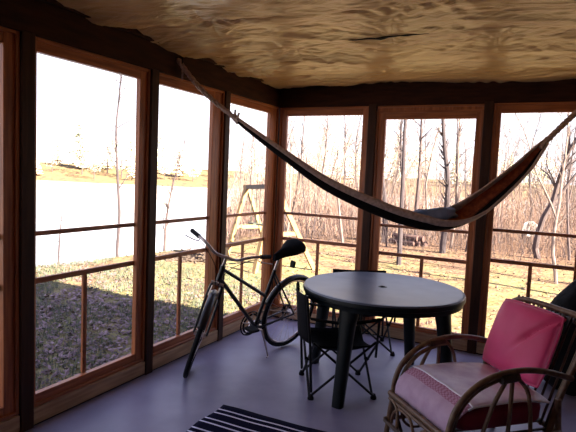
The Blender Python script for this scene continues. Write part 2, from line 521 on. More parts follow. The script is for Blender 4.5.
window('B', 3.04, 3.92, 3.10, 3.86, 2.172, 0.152, 1.140, 0.864, 3.48, 2.255)
MB().box(1.11, 2.09, -0.02, 0.02, 2.236, 2.258).build('trim_2', M['frame_x'], smooth=False).__setitem__('kind', 'structure')

# solid house walls behind and to the right
MB().box(FX+0.0005, FX+0.12, FY0, 0.1, 0.0, 2.6).build('wall_right', M['housewall'], smooth=False).__setitem__('kind', 'structure')
MB().box(-0.05, FX+0.12, FY0-0.12, FY0, 0.0, 2.6).build('wall_rear', M['housewall'], smooth=False).__setitem__('kind', 'structure')
# roof with an overhang
MB().box(-0.45, 9.0, -9.0, 0.50, 2.62, 2.80).build('roof', M['roof'], smooth=False).__setitem__('kind', 'structure')
# the rest of the house stands to the right, off frame
MB().box(FX+0.13, 9.0, -9.0, 0.10, -0.7, 2.62).build('wall_house', M['housewall'], smooth=False).__setitem__('kind', 'structure')

# ceiling: draped sheeting stapled up along joists
PLEATS = [-0.62, -1.44, -2.23, -3.03, -3.8, -4.6, -5.4]
def ceil_z(x, y):
    z = 2.50
    xx = x
    w = 0.10*noise.noise(Vector((x*0.9, y*0.3, 1.7)))
    yy = y + w
    b = [-0.02] + PLEATS + [-6.3]
    for i in range(len(b)-1):
        if b[i+1] <= yy <= b[i] or (i == 0 and yy > b[0]):
            t = (b[i]-yy)/(b[i]-b[i+1])
            t = max(0, min(1, t))
            # steep on the near side of each pleat, long soft belly beyond it
            sag = math.sin(math.pi*(t**0.55))
            z -= (0.055+0.03*noise.noise(Vector((x*0.8, i*3.1, 0.5))))*sag
            ed = min(t, 1-t)*(b[i]-b[i+1])
            amp = math.exp(-ed/0.13)
            # gathers fanning out from the staples
            ph = 9*x + 5*noise.noise(Vector((x*1.5, i*7.0, 0))) + (9.0 if i % 2 else -9.0)*ed*(1+noise.noise(Vector((x*1.1, i*2.0, 1))))
            z -= 0.022*amp*(0.5+0.5*math.sin(ph*3.0))*(0.6+noise.noise(Vector((x*2, i, 4))))
    wx = x + 0.25*noise.noise(Vector((x*0.7, y*0.7, 2.2)))
    wy = y + 0.12*noise.noise(Vector((x*0.9, y*1.1, 7.7)))
    q = noise.noise(Vector((wx*0.9+wy*0.5, wy*4.2-wx*0.9, 0.3)))
    z -= 0.013*(1-min(1, abs(q)*2.2))
    q = noise.noise(Vector((wx*2.2-wy*1.0, wy*13.0+wx*4.5, 5.3)))
    z -= 0.0045*(1-min(1, abs(q)*2.6))
    q = noise.noise(Vector((wx*3.0+wy*2.0, wy*16.0-wx*7.5, 8.3)))
    z -= 0.0035*(1-min(1, abs(q)*2.6))
    z -= 0.02*noise.noise(Vector((x*0.8, y*2.2, 9.3)))
    for (sx_, sy_) in ((0.9, -1.44), (2.3, -1.44), (1.4, -0.62), (2.9, -0.75), (0.7, -2.23), (1.95, -2.23), (3.1, -2.3), (1.7, -1.72), (0.3, -0.9), (1.3, -3.03), (2.6, -3.03)):
        dx, dy = x-sx_, y-sy_
        r_ = math.hypot(dx, dy)
        if r_ < 0.75:
            an = math.atan2(dy, dx)
            fall = min(1, r_/0.06)*(1-r_/0.75)**1.3
            z -= 0.011*fall*(abs(math.sin(an*4.5+sx_*5+1.5*noise.noise(Vector((dx*2, dy*2, sx_)))))**0.6-0.5)
    e = min(x, FX-x, -y)
    return min(z, 2.55)
mb = MB()
nx, ny = 380, 500
mb.grid([[(0.0+FX*i/nx, 0.0+FY0*j/ny, ceil_z(FX*i/nx, FY0*j/ny)) for i in range(nx+1)] for j in range(ny+1)])
ceil = mb.build('ceiling', M['foil'], smooth=True)
tag(ceil, kind='structure')
MB().box(-0.05, FX+0.05, FY0-0.05, 0.05, 2.57, 2.615).build('roof_deck', M['dark'], smooth=False).__setitem__('kind', 'structure')
# torn slit in the sheeting
mb = MB()
N_ = 20; row0 = []; row1 = []
for i in range(N_+1):
    t = i/N_; x = 1.42+0.52*t
    hw = 0.020*math.sin(math.pi*t)**0.7*(0.6+0.5*noise.noise(Vector((x*9, 0, 0))))+0.001
    yc = -1.715+0.02*math.sin(x*9)
    for r, s_ in ((row0, -1), (row1, 1)):
        y = yc+s_*hw
        r.append((x, y, ceil_z(x, y)-0.003))
mb.grid([row0, row1])
mb.build('tear', M['dark'], ceil, solid=0.002)

# ------------------------------------------------------------------ rug
rug = MB()
nx, ny = 30, 40
P = []
for j in range(ny+1):
    row = []
    for i in range(nx+1):
        u, v = i/nx, j/ny
        row.append((0.0+1.0*u + 0.008*math.sin(v*25)*(1 if i == 0 else 0), -1.5*v + 0.004*math.sin(u*9), 0.010+0.003*noise.noise(Vector((u*5, v*8, 0)))))
    P.append(row)
rug.grid(P)
ro = rug.build('rug', M['rug'], solid=0.008)
ro.location = (0.832, -2.135, 0); ro.rotation_euler = (0, 0, 0.03)
tag(ro, 'navy rug with paired white stripes lying on the lavender floor', 'rug')

# ------------------------------------------------------------------ round table
tb = empty('round_table', (1.585, -1.152, 0), 0, 'round dark green plastic patio table with umbrella hole', 'table')
R_ = 0.597
top = MB().lathe([(0.024, 0.738), (R_-0.035, 0.738), (R_-0.02, 0.741), (R_-0.006, 0.739), (R_, 0.73), (R_, 0.712), (R_-0.012, 0.706),
                  (R_-0.015, 0.672), (R_-0.025, 0.672), (R_-0.03, 0.712), (0.024, 0.716)], 72)
top.build('tabletop', M['resin_sheen'], tb)
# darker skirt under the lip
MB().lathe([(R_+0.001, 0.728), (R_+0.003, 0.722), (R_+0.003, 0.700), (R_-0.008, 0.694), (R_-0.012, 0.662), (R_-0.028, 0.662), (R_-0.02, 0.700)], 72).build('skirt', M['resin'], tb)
MB().lathe([(0.028, 0.7385), (0.026, 0.7415), (0.018, 0.7415), (0.018, 0.70), (0.034, 0.70), (0.034, 0.7385)], 24).build('umbrella_hole_ring', M['resin'], tb)
MB().lathe([(0.0, 0.700), (0.0179, 0.700), (0.0179, 0.705), (0.0, 0.705)], 16).build('hole_shade_disc', M['dark'], tb)  # black disc stands in for the shade down inside the umbrella hole
for k, (fx_, fy_) in enumerate([(-0.10, -0.575), (-0.575, 0.10), (0.12, 0.53), (0.555, -0.12)]):
    d = Vector((fx_, fy_, 0)).normalized(); t_ = Vector((-d.y, d.x, 0))
    lg = MB(); secs = []
    for z, off, wt, wd in [(0.69, -0.10, 0.075, 0.05), (0.55, -0.075, 0.055, 0.045), (0.35, -0.05, 0.045, 0.040), (0.0, 0.0, 0.038, 0.034)]:
        c = Vector((fx_, fy_, z))*1.0 + d*(off)
        c.z = z
        ring = []
        for a in range(12):
            an = 2*math.pi*a/12
            ca, sa = math.cos(an), math.sin(an)
            ca = math.copysign(abs(ca)**0.6, ca); sa = math.copysign(abs(sa)**0.6, sa)
            ring.append(c + t_*ca*wt + d*sa*wd)
        secs.append(ring)
    vs = [v for r in secs for v in r]; fs = []
    for i in range(3):
        for a in range(12):
            b = (a+1) % 12; fs.append((i*12+a, (i+1)*12+a, (i+1)*12+b, i*12+b))
    fs.append(tuple(range(12))); fs.append(tuple(36+a for a in range(12))[::-1])
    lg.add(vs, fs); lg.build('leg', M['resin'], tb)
for a in range(4):
    an = a*math.pi/2+0.2
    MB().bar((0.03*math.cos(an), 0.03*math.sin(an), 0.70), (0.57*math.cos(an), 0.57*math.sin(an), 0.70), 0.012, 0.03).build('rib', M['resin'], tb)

# ------------------------------------------------------------------ camp chairs
def camp_chair(loc, rz, label, w=0.46, dep=0.46, seat=0.40, back=0.78, half=0.25):
    r = empty('camp_chair', loc, rz, label, 'chair', None)
    # local: +Y is forward
    hx, hy = w/2, dep/2
    ft = {('l', 'f'): (-hx, hy), ('r', 'f'): (hx, hy), ('l', 'b'): (-hx, -hy), ('r', 'b'): (hx, -hy)}
    m = M['blacksteel']
    def pole(a, b, rr=0.009): MB().tube([a, b], rr, 8).build('leg', m, r)
    z = seat+0.03
    pairs = [(('l', 'f'), ('r', 'f')), (('l', 'b'), ('r', 'b')), (('l', 'f'), ('l', 'b')), (('r', 'f'), ('r', 'b'))]
    for a, b in pairs:
        A = Vector((*ft[a], 0.02)); B = Vector((*ft[b], 0.02))
        off = (A-B).normalized().cross(Vector((0, 0, 1)))*0.010
        pole(A+off, Vector((ft[b][0], ft[b][1], z))+off); pole(B-off, Vector((ft[a][0], ft[a][1], z))-off)
        c = (A+B)/2; c.z = (z+0.02)/2
        MB().tube([c-off*1.8, c+off*1.8], 0.012, 8).build('pivot', M['blackfabric'], r)
    for k, (x, y) in ft.items():
        MB().lathe([(0, 0), (0.022, 0), (0.022, 0.012), (0.013, 0.035), (0, 0.035)], 10, (x, y, 0)).build('foot', M['rubber'], r)
    # posts: front to the armrests, rear up to the back top
    armz = seat+0.20
    for s in (-1, 1):
        MB().tube([(s*hx, hy, 0.30), (s*(hx+0.01), hy+0.01, armz)], 0.009, 8).build('arm_post', m, r)
        MB().tube([(s*hx, -hy, 0.05), (s*(hx+0.005), -hy-0.02, seat), (s*(hx+0.01), -hy-0.06, back)], 0.010, 8).build('back_post', m, r)
        P = []
        for i in range(9):
            t = i/8; y = hy+0.02 - t*(dep+0.05)
            P.append([(s*(hx+0.01)-0.03, y, armz-0.03*math.sin(math.pi*t)), (s*(hx+0.01)+0.03, y, armz-0.03*math.sin(math.pi*t))])
        MB().grid(P).build('armrest', M['blackfabric'], r, solid=0.006)
    # sagging seat sling
    P = []
    for i in range(13):
        u = i/12*2-1; row = []
        for j in range(13):
            v = j/12*2-1
            zz = z - 0.02 - 0.10*(1-u*u*0.9)*(1-v*v*0.55)
            pin = 1-0.10*(1-abs(u))*abs(v)
            row.append((u*hx*0.98, v*hy*0.98*pin, zz if abs(u)*abs(v) < 0.99 else z))
        P.append(row)
    MB().grid(P).build('seat', M['blackfabric'], r, solid=0.006)
    P = []
    for i in range(11):
        t = i/10; row = []
        for j in range(13):
            v = j/12*2-1
            zz = seat+0.02 + t*(back-seat-0.02) - 0.012*math.cos(v*math.pi/2)*t
            yb = -hy-0.02-0.045*t - 0.05*(1-v*v)*(1-0.4*t)
            row.append((v*(hx+0.006), yb, zz))
        P.append(row)
    MB().grid(P).build('backrest', M['blackfabric'], r, solid=0.006)
    return r
camp_chair((1.345, -1.41, 0), math.atan2(0.55, 0.83)-math.pi/2, 'black folding camp chair pushed under the left of the round table beside the bicycle',
           w=0.44, dep=0.45, seat=0.375, back=0.735)
camp_chair((1.22, -0.46, 0), math.radians(-150), 'black folding camp chair behind the round table, its back top just showing',
           w=0.48, dep=0.40, seat=0.39, back=0.675)

# ------------------------------------------------------------------ bicycle
def bicycle():
    root = empty('bicycle', (0, 0, 0), 0, 'dark step-through bicycle with upright chrome handlebar leaning on its kickstand by the screens', 'bicycle')
    Rc = Vector((0.603, -0.833, 0)); Fc = Vector((0.313, -1.854, 0))
    f = (Fc-Rc).normalized(); wv = Vector((-f.y, f.x, 0)); lean = math.radians(10.5)
    uu = Vector((0, 0, 1))*math.cos(lean)+wv*math.sin(lean); ww = f.cross(uu)*-1
    # local x = forward f, y = left (w), z = up
    ww = uu.cross(f)
    root.matrix_world = Matrix(((f.x, ww.x, uu.x, Rc.x), (f.y, ww.y, uu.y, Rc.y), (f.z, ww.z, uu.z, Rc.z+0.004), (0, 0, 0, 1)))
    rw = 0.335
    def wheel(c, parent, xf=lambda p: p):
        wroot = empty('wheel'); wroot.parent = parent
        def T(pts): return [xf(Vector(p)) for p in pts]
        circ = lambda r, n=40: [(c[0]+r*math.cos(2*math.pi*k/n), c[1], c[2]+r*math.sin(2*math.pi*k/n)) for k in range(n)]
        MB().tube(T(circ(rw-0.018)), 0.018, 8, closed=True).build('tire', M['rubber'], wroot)
        MB().tube(T(circ(rw-0.042)), 0.010, 6, closed=True).build('rim', M['chrome'], wroot)
        MB().tube(T([(c[0], c[1]-0.045, c[2]), (c[0], c[1]+0.045, c[2])]), 0.018, 10).build('hub', M['chrome'], wroot)
        q = MB()
        for k in range(28):
            a = 2*math.pi*k/28; b = a+0.5*(1 if k % 4 < 2 else -1); s = 0.03 if k % 2 else -0.03
            q.tube(T([(c[0]+0.017*math.cos(b), c[1]+s, c[2]+0.017*math.sin(b)), (c[0]+(rw-0.045)*math.cos(a), c[1], c[2]+(rw-0.045)*math.sin(a))]), 0.0013, 4)
        q.build('spokes', M['chrome'], wroot, smooth=False)
        return wroot
    rear = Vector((-0.0, 0, rw))
    wheel(rear, root)
    bb = Vector((0.415, 0, 0.275)); seat_top = Vector((0.285, 0, 0.80)); ht = Vector((0.872, 0, 0.86)); hb = Vector((0.899, 0, 0.745))
    fm = M['bikepaint']
    fr = empty('frame'); fr.parent = root
    def tb_(name, a, b, r, m=fm, parent=None, n=10): return MB().tube([a, b], r, n).build(name, m, parent or fr)
    tb_('seat_tube', bb, bb.lerp(seat_top, 0.93), 0.0155)
    tb_('top_tube', ht*0.8+hb*0.2, bb.lerp(seat_top, 0.50), 0.014)
    tb_('down_tube', hb*0.8+ht*0.2, bb, 0.017)
    tb_('head_tube', hb, ht, 0.020)
    for s in (-1, 1):
        tb_('chain_stay', bb+Vector((-0.03, s*0.03, 0)), rear+Vector((0, s*0.055, 0)), 0.009)
        tb_('seat_stay', bb.lerp(seat_top, 0.88)+Vector((0, s*0.014, 0)), rear+Vector((0, s*0.055, 0)), 0.008)
    tb_('bottom_bracket', bb+Vector((0, -0.04, 0)), bb+Vector((0, 0.04, 0)), 0.022)
    # seat post, saddle
    tb_('seat_post', bb.lerp(seat_top, 0.93), Vector((0.262, 0, 0.895)), 0.0125, M['chrome'], root)
    q = MB(); P = []
    prof = [(-0.01, 0.055, 0.985), (0.015, 0.100, 1.005), (0.06, 0.112, 0.998), (0.11, 0.092, 0.976), (0.16, 0.055, 0.955), (0.21, 0.032, 0.938), (0.26, 0.026, 0.924), (0.285, 0.016, 0.912)]
    for i, (x, hw, z) in enumerate(prof):
        row = []
        for k in range(13):
            a = math.pi*k/12
            row.append((x+0.045, hw*math.cos(a), z-0.065+0.072*math.sin(a)**0.6*(1 if hw > 0.03 else 0.8)))
        P.append(row)
    q.grid(P)
    q.add([p for p in P[0]], [tuple(range(13))]); q.add([p for p in P[-1]], [tuple(range(13))[::-1]])
    for i in range(len(P)-1):
        q.add([P[i][0], P[i][12], P[i+1][12], P[i+1][0]], [(0, 1, 2, 3)])
    q.build('saddle', M['blackfabric'], root, bevel=0.0)
    # crank, chainring, pedals, chain
    cr = empty('crankset'); cr.parent = root
    yc = -0.05
    circ = lambda c, r, n, y: [(c.x+r*math.cos(2*math.pi*k/n), y, c.z+r*math.sin(2*math.pi*k/n)) for k in range(n)]
    MB().tube(circ(bb, 0.085, 32, yc), 0.009, 6, closed=True).build('chainring', M['blacksteel'], cr)
    MB().tube(circ(bb, 0.105, 32, yc-0.01), 0.007, 6, closed=True).build('chain_guard', M['blacksteel'], cr)
    q = MB()
    for k in range(5):
        a = 2*math.pi*k/5+0.3
        q.bar((bb.x, yc, bb.z), (bb.x+0.1*math.cos(a), yc, bb.z+0.1*math.sin(a)), 0.006, 0.018, (0, 1, 0))
    q.build('spider', M['chrome'], cr)
    ang = math.radians(200)
    for s, a in ((-1, ang), (1, ang+math.pi)):
        y = s*0.075
        e = Vector((bb.x+0.165*math.cos(a), y, bb.z+0.165*math.sin(a)))
        MB().tube([(bb.x, y, bb.z), e], 0.009, 8).build('crank_arm', M['chrome'], cr)
        MB().box(e.x-0.045, e.x+0.045, min(e.y, e.y+s*0.09), max(e.y, e.y+s*0.09), e.z-0.011, e.z+0.011, 0.004).build('pedal', M['rubber'], cr)
    q = MB()
    q.tube([(bb.x, yc, bb.z+0.085), (rear.x, yc, rear.z+0.035)], 0.004, 5)
    q.tube([(bb.x, yc, bb.z-0.085), (rear.x+0.02, yc, rear.z-0.09), (rear.x, yc, rear.z-0.035)], 0.004, 5)
    q.build('chain', M['blacksteel'], root)
    MB().tube(circ(rear, 0.04, 20, yc), 0.012, 6, closed=True).build('sprocket', M['blacksteel'], root)
    MB().tube([(rear.x+0.01, yc, rear.z-0.03), (rear.x+0.03, yc, rear.z-0.10)], 0.012, 6).build('derailleur', M['blacksteel'], root)
    # fenders
    def fender(c, a0, a1, xf, parent):
        P = []
        for i in range(25):
            a = math.radians(a0+(a1-a0)*i/24); row = []
            for k in range(7):
                b = (k/6*2-1)
                rr = rw+0.014-0.016*b*b
                row.append(xf(Vector((c.x+rr*math.cos(a), b*0.030, c.z+rr*math.sin(a)))))
            P.append(row)
        return MB().grid(P).build('fender', M['bikepaint'], parent, solid=0.003)
    fender(rear, 20, 172, lambda p: p, root)
    MB().tube([rear+Vector((0, 0.05, 0)), (rear.x-0.28, 0.03, rear.z+0.20)], 0.003, 5).build('fender_stay', M['chrome'], root)
    # kickstand
    MB().tube([(bb.x-0.06, 0.03, bb.z-0.03), (bb.x-0.07, 0.07, 0.16), (bb.x-0.10, 0.115, 0.030), (bb.x-0.08, 0.125, 0.026)], 0.008, 8).build('kickstand', M['chrome'], root)
    # seat-stay reflector
    MB().box(0.10, 0.125, 0.005, 0.055, 0.775, 0.835, 0.006).build('reflector', M['blacksteel'], root)
    # ------- steering assembly, turned about the head tube
    ax = (ht-hb).normalized(); piv = hb; th = math.radians(44)
    Rm = Matrix.Rotation(th, 4, ax)
    xf = lambda p: (Rm @ (p-piv)) + piv
    axle = Vector((0.985, 0, rw-0.012))
    st = empty('steering'); st.parent = root
    wf = wheel(axle, st, xf)
    wf.name = 'front_wheel'
    crown = hb - ax*0.025
    for s in (-1, 1):
        pts = smooth_path([crown+Vector((0, s*0.02, 0)), crown+Vector((0.01, s*0.045, -0.03)), crown.lerp(axle, 0.6)+Vector((-0.008, s*0.05, 0)), axle+Vector((0, s*0.05, 0))], 5)
        MB().tube([xf(p) for p in pts], 0.010, 8).build('fork_blade', M['bikepaint'], st)
    MB().tube([xf(crown+Vector((0, -0.05, 0))), xf(crown+Vector((0, 0.05, 0)))], 0.014, 8).build('fork_crown', M['chrome'], st)
    fender(axle, 35, 165, xf, st)
    stem_top = ht+ax*0.075
    MB().tube([xf(ht), xf(stem_top), xf(stem_top+Vector((0.045, 0, 0.012)))], 0.012, 8).build('stem', M['chrome'], st)
    bc = stem_top+Vector((0.05, 0, 0.012))
    half = [(0, 0, 0), (0.0, 0.06, 0), (0.01, 0.10, 0.015), (0.0, 0.15, 0.045), (-0.02, 0.20, 0.065), (-0.06, 0.25, 0.07), (-0.12, 0.305, 0.068)]
    full = [(x, -y, z) for x, y, z in half[::-1]][:-1]+half
    MB().tube([xf(p) for p in smooth_path([bc+Vector(q) for q in full], 5)], 0.0112, 8).build('handlebar', M['chrome'], st)
    for s in (-1, 1):
        MB().tube([xf(bc+Vector((-0.050, s*0.240, 0.069))), xf(bc+Vector((-0.130, s*0.313, 0.067)))], 0.0165, 10).build('grip', M['rubber'], st)
        MB().tube([xf(bc+Vector(q)) for q in ((-0.035, s*0.225, 0.068), (-0.015, s*0.235, 0.045), (-0.05, s*0.29, 0.035), (-0.09, s*0.345, 0.03))], 0.005, 6).build('brake_lever', M['chrome'], st)
        pts = smooth_path([bc+Vector((-0.02, s*0.22, 0.05)), bc+Vector((0.10, s*0.16, 0.06)), bc+Vector((0.11, s*0.05, -0.05)), hb+Vector((0.05, s*0.01, -0.02))], 6)
        MB().tube([xf(p) for p in pts], 0.0028, 5).build('brake_cable', M['rubber'], st)
    q = MB().tube([xf(crown+Vector((0.03, -0.03, -0.01))), xf(crown+Vector((0.045, -0.035, -0.09)))], 0.006, 6)
    q.tube([xf(crown+Vector((0.03, 0.03, -0.01))), xf(crown+Vector((0.045, 0.035, -0.09)))], 0.006, 6)
    q.build('brake_caliper', M['chrome'], st)
    return root
bicycle()

# ------------------------------------------------------------------ rattan armchair (local X: far arm -> near arm, Y: backwards)
ch = empty('rattan_armchair', (2.19, -2.14, 0), -math.pi/4, 'bent rattan armchair with looped arms, pink and lilac cushions on it, at right front', 'chair')
rm = M['rattan']
HW = 0.30
ARM = [(-0.145, 0.0), (-0.115, 0.22), (-0.100, 0.38), (-0.055, 0.49), (0.04, 0.575), (0.16, 0.622), (0.30, 0.635), (0.46, 0.615), (0.63, 0.565)]
for s in (-1, 1):
    x = s*(HW+0.006)
    arm = [(b_-(0.03 if s > 0 else -0.03), z_*(1.0 if s > 0 else 0.96)) for b_, z_ in ARM]
    MB().tube(smooth_path([(x, b, z) for b, z in arm], 6), 0.0155, 10).build('arm_hoop', rm, ch)
    inner = [(-0.075, 0.27), (-0.068, 0.38), (-0.028, 0.472), (0.05, 0.547), (0.17, 0.592), (0.24, 0.600)]
    MB().tube(smooth_path([(x-s*0.012, b-(0.03 if s > 0 else -0.03), z*(1.0 if s > 0 else 0.96)) for b, z in inner], 6), 0.012, 8).build('inner_hoop', rm, ch)
    # knot binding and the fan of spokes under the arm
    MB().tube([(x, 0.15, 0.598*(1.0 if s > 0 else 0.965)), (x, 0.25, 0.606*(1.0 if s > 0 else 0.965))], 0.024, 10).build('binding', M['rattan_d'], ch)
    for pts in ([(0.19, 0.60), (0.11, 0.46), (0.05, 0.29)], [(0.22, 0.60), (0.22, 0.45), (0.215, 0.28)], [(0.25, 0.60), (0.33, 0.50), (0.36, 0.28)]):
        MB().tube(smooth_path([(x, b, z) for b, z in pts], 4), 0.0105, 8).build('arm_spoke', rm, ch)
    # side seat rail and rear leg
    MB().tube([(x, -0.10, 0.285), (x, 0.56, 0.275)], 0.016, 10).build('seat_rail', rm, ch)
    MB().tube(smooth_path([(s*(HW-0.0), 0.66, 0.0), (s*(HW-0.02), 0.58, 0.22), (s*(HW-0.02), 0.55, 0.45)], 5), 0.016, 10).build('leg', rm, ch)
    MB().tube([(x, -0.09, 0.27), (s*(HW-0.06), -0.02, 0.0)], 0.013, 8).build('leg', M['rattan_d'], ch)
    MB().tube([(x, -0.125, 0.14), (x, 0.60, 0.13)], 0.012, 8).build('stretcher', rm, ch)
    loop = [(x, 0.02+0.11*math.cos(a)+0.08, 0.165+0.10*math.sin(a)) for a in [2*math.pi*k/24 for k in range(24)]]
    MB().tube(loop, 0.009, 8, closed=True).build('side_loop', rm, ch)
for z, r_ in ((0.295, 0.016), (0.262, 0.011)):
    MB().tube([(-HW-0.01, -0.095, z), (HW+0.01, -0.095, z)], r_, 10).build('front_rail', rm, ch)
MB().tube([(-HW, 0.56, 0.275), (HW, 0.56, 0.275)], 0.016, 10).build('back_rail', rm, ch)
MB().tube([(-HW, -0.125, 0.135), (HW, -0.125, 0.135)], 0.012, 8).build('stretcher', M['rattan_d'], ch)
for cx_ in (-0.13, 0.13):
    arch = [(cx_-0.12, -0.11, 0.14), (cx_-0.105, -0.11, 0.20), (cx_-0.06, -0.105, 0.245), (cx_, -0.105, 0.255), (cx_+0.06, -0.105, 0.245), (cx_+0.105, -0.11, 0.20), (cx_+0.12, -0.11, 0.14)]
    MB().tube(smooth_path(arch, 4), 0.009, 8).build('front_loop', rm, ch)
for s in (-1, 1):
    MB().tube(smooth_path([(s*0.26, -0.10, 0.27), (s*0.19, -0.11, 0.22), (s*0.17, -0.13, 0.02)], 5), 0.010, 8).build('front_brace', rm, ch)
# seat slats
for k in range(7):
    x = -0.25+0.5*k/6
    MB().tube([(x, -0.09, 0.287), (x, 0.55, 0.28)], 0.007, 6).build('seat_slat', M['rattan_d'], ch)
# back hoop (leans back about 20 degrees)
def bk(w, z): return (w, 0.578+(z-0.45)*0.36, z)
hoop = [bk(-0.28, 0.26), bk(-0.31, 0.48), bk(-0.325, 0.64), bk(-0.30, 0.78), bk(-0.235, 0.845), bk(-0.10, 0.862), bk(0.10, 0.862), bk(0.21, 0.855), bk(0.285, 0.79), bk(0.285, 0.66), bk(0.265, 0.48), bk(0.27, 0.26)]
MB().tube(smooth_path(hoop, 6), 0.0165, 10).build('back_hoop', rm, ch)
h2 = [(x*0.90, y+0.0, z if z < 0.4 else z-0.035) for x, y, z in hoop]
MB().tube(smooth_path(h2, 6), 0.010, 8).build('inner_back_hoop', M['rattan_d'], ch)
for k in range(9):
    w_ = -0.23+0.46*k/8
    MB().tube([bk(w_*0.9, 0.28), bk(w_*0.95, 0.85)], 0.007, 6).build('back_spindle', M['rattan_d'], ch)
q = MB()
for k in range(16):
    w_ = -0.24+0.48*k/15
    q.tube([bk(w_, 0.872), bk(w_+0.012, 0.822)], 0.006, 5)
q.build('top_binding', M['rattan_d'], ch)

# seat cushion (own thing, resting on the chair) – same local axes
def superbox(cx_, cy_, cz_, hx, hy, hz, e=0.25, nu=28, nv=14, puff=0.0, seed=0):
    P = []
    for i in range(nv+1):
        ph = -math.pi/2+math.pi*i/nv; row = []
        for k in range(nu+1):
            th = -math.pi+2*math.pi*k/nu
            f_ = lambda v, e_: math.copysign(abs(v)**e_, v)
            x = f_(math.cos(ph), 0.35)*f_(math.cos(th), e); y = f_(math.cos(ph), 0.35)*f_(math.sin(th), e); z = f_(math.sin(ph), 0.6)
            n_ = 1+puff*noise.noise(Vector((x*1.5+seed, y*1.5, z*1.5)))
            row.append((cx_+hx*x*n_, cy_+hy*y*n_, cz_+hz*z*(1+puff*2*noise.noise(Vector((x*2, y*2, seed))))))
        P.append(row)
    return P
CUS = empty('seat_cushion', (2.19, -2.14, 0.302), -math.pi/4, 'thick lilac and pink seat cushion with white piping on the rattan armchair', 'cushion')
MB().grid(superbox(0, 0.225, 0.072, 0.268, 0.272, 0.072, puff=0.02)).build('cushion_body', M['maroon'], CUS, weld=True)
# lilac cover: top sheet, rounded checked shoulder, front fall
CW = 0.272
prof = [(0.50, 0.152), (0.40, 0.162), (0.30, 0.172), (0.20, 0.175), (0.10, 0.174), (0.06, 0.172), (0.03, 0.168), (0.0, 0.156), (-0.03, 0.137), (-0.055, 0.115),
        (-0.072, 0.092), (-0.080, 0.065), (-0.083, 0.035), (-0.080, 0.006)]
def cush(y, z, u, lift=0.0):
    t = 0.004*noise.noise(Vector((u*3, y*9, 0)))+0.010*noise.noise(Vector((u*1.2, y*3, 5)))*(1 if y > 0.05 else 0)
    return (u*CW, y-lift*0.7*(1 if y < 0.03 else 0), z-0.016*abs(u)**5+t+lift)
mtop = MB()
for j in range(len(prof)-1):
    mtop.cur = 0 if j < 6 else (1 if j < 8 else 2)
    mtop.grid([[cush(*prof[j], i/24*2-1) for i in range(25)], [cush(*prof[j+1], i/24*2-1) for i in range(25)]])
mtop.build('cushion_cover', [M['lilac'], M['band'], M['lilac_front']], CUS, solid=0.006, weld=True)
MB().tube(smooth_path([cush(0.028, 0.170, -1+2*k/12) for k in range(13)], 3), 0.0065, 8).build('front_piping', M['piping'], CUS)
MB().tube(smooth_path([cush(-0.030, 0.137, -1+2*k/12) for k in range(13)], 3), 0.004, 6).build('lower_piping', M['lilac_front'], CUS)
for s in (-1, 1):
    MB().tube(smooth_path([cush(y, z, s) for y, z in prof[:8]], 2), 0.006, 8).build('side_piping', M['piping'], CUS)

# pink back pillow
PIL = empty('back_pillow', (0, 0, 0), 0, 'hot pink square pillow leaning on the rattan chair back', 'pillow')
a_ = Vector((0.7071, -0.7071, 0)); lean = math.radians(21)
up_ = Vector((0.7071*math.sin(lean), 0.7071*math.sin(lean), math.cos(lean))); nn = a_.cross(up_)
org = Vector((2.36, -1.60, 0.458)) + a_*0.222
PIL.matrix_world = Matrix(((a_.x, up_.x, nn.x, org.x), (a_.y, up_.y, nn.y, org.y), (a_.z, up_.z, nn.z, org.z), (0, 0, 0, 1)))
# local: x width, y up along the back, z = normal (check sign toward the sitter)
sgn = 1 if nn.dot(Vector((-0.7071, -0.7071, 0))) > 0 else -1
front = []; back_ = []
n_ = 36
for side, store in ((1, front), (-1, back_)):
    for j in range(n_+1):
        v = j/n_*2-1; row = []
        for i in range(n_+1):
            u = i/n_*2-1
            edge = ((1-abs(u)**3.2)*(1-abs(v)**3.2))
            th = 0.062*max(edge, 0)**0.42
            d = (u-0.88)*0.80-(v-0.85)*0.60      # a crease running diagonally down from the top right corner
            if side > 0 and u > -0.25:
                k_ = math.exp(-(d/0.075)**2)*min(1, max(0, (u+0.15)*2.0))
                th -= 0.022*k_
            th += side*0.006*noise.noise(Vector((u*2, v*2, 3)))*edge
            pin = 1-0.045*(abs(u)*abs(v))**3
            row.append((u*0.228*pin*(1-0.0*v), (v+1)*0.208*pin+0.008+(1-pin)*0.2, sgn*(side*th)))
        store.append(row)
mb = MB().grid(front); mb.grid(back_)
mb.build('pillow_body', M['pink'], PIL, weld=True)
rim = [(u, v) for u, v in [(-1+2*k/12, -1) for k in range(12)]+[(1, -1+2*k/12) for k in range(12)]+[(1-2*k/12, 1) for k in range(12)]+[(-1, 1-2*k/12) for k in range(12)]]
pts = []
for u, v in rim:
    pin = 1-0.045*(abs(u)*abs(v))**3
    pts.append((u*0.229*pin, (v+1)*0.208*pin+0.008+(1-pin)*0.2, 0))
MB().tube(pts, 0.005, 6, closed=True).build('seam_piping', M['pink'], PIL)

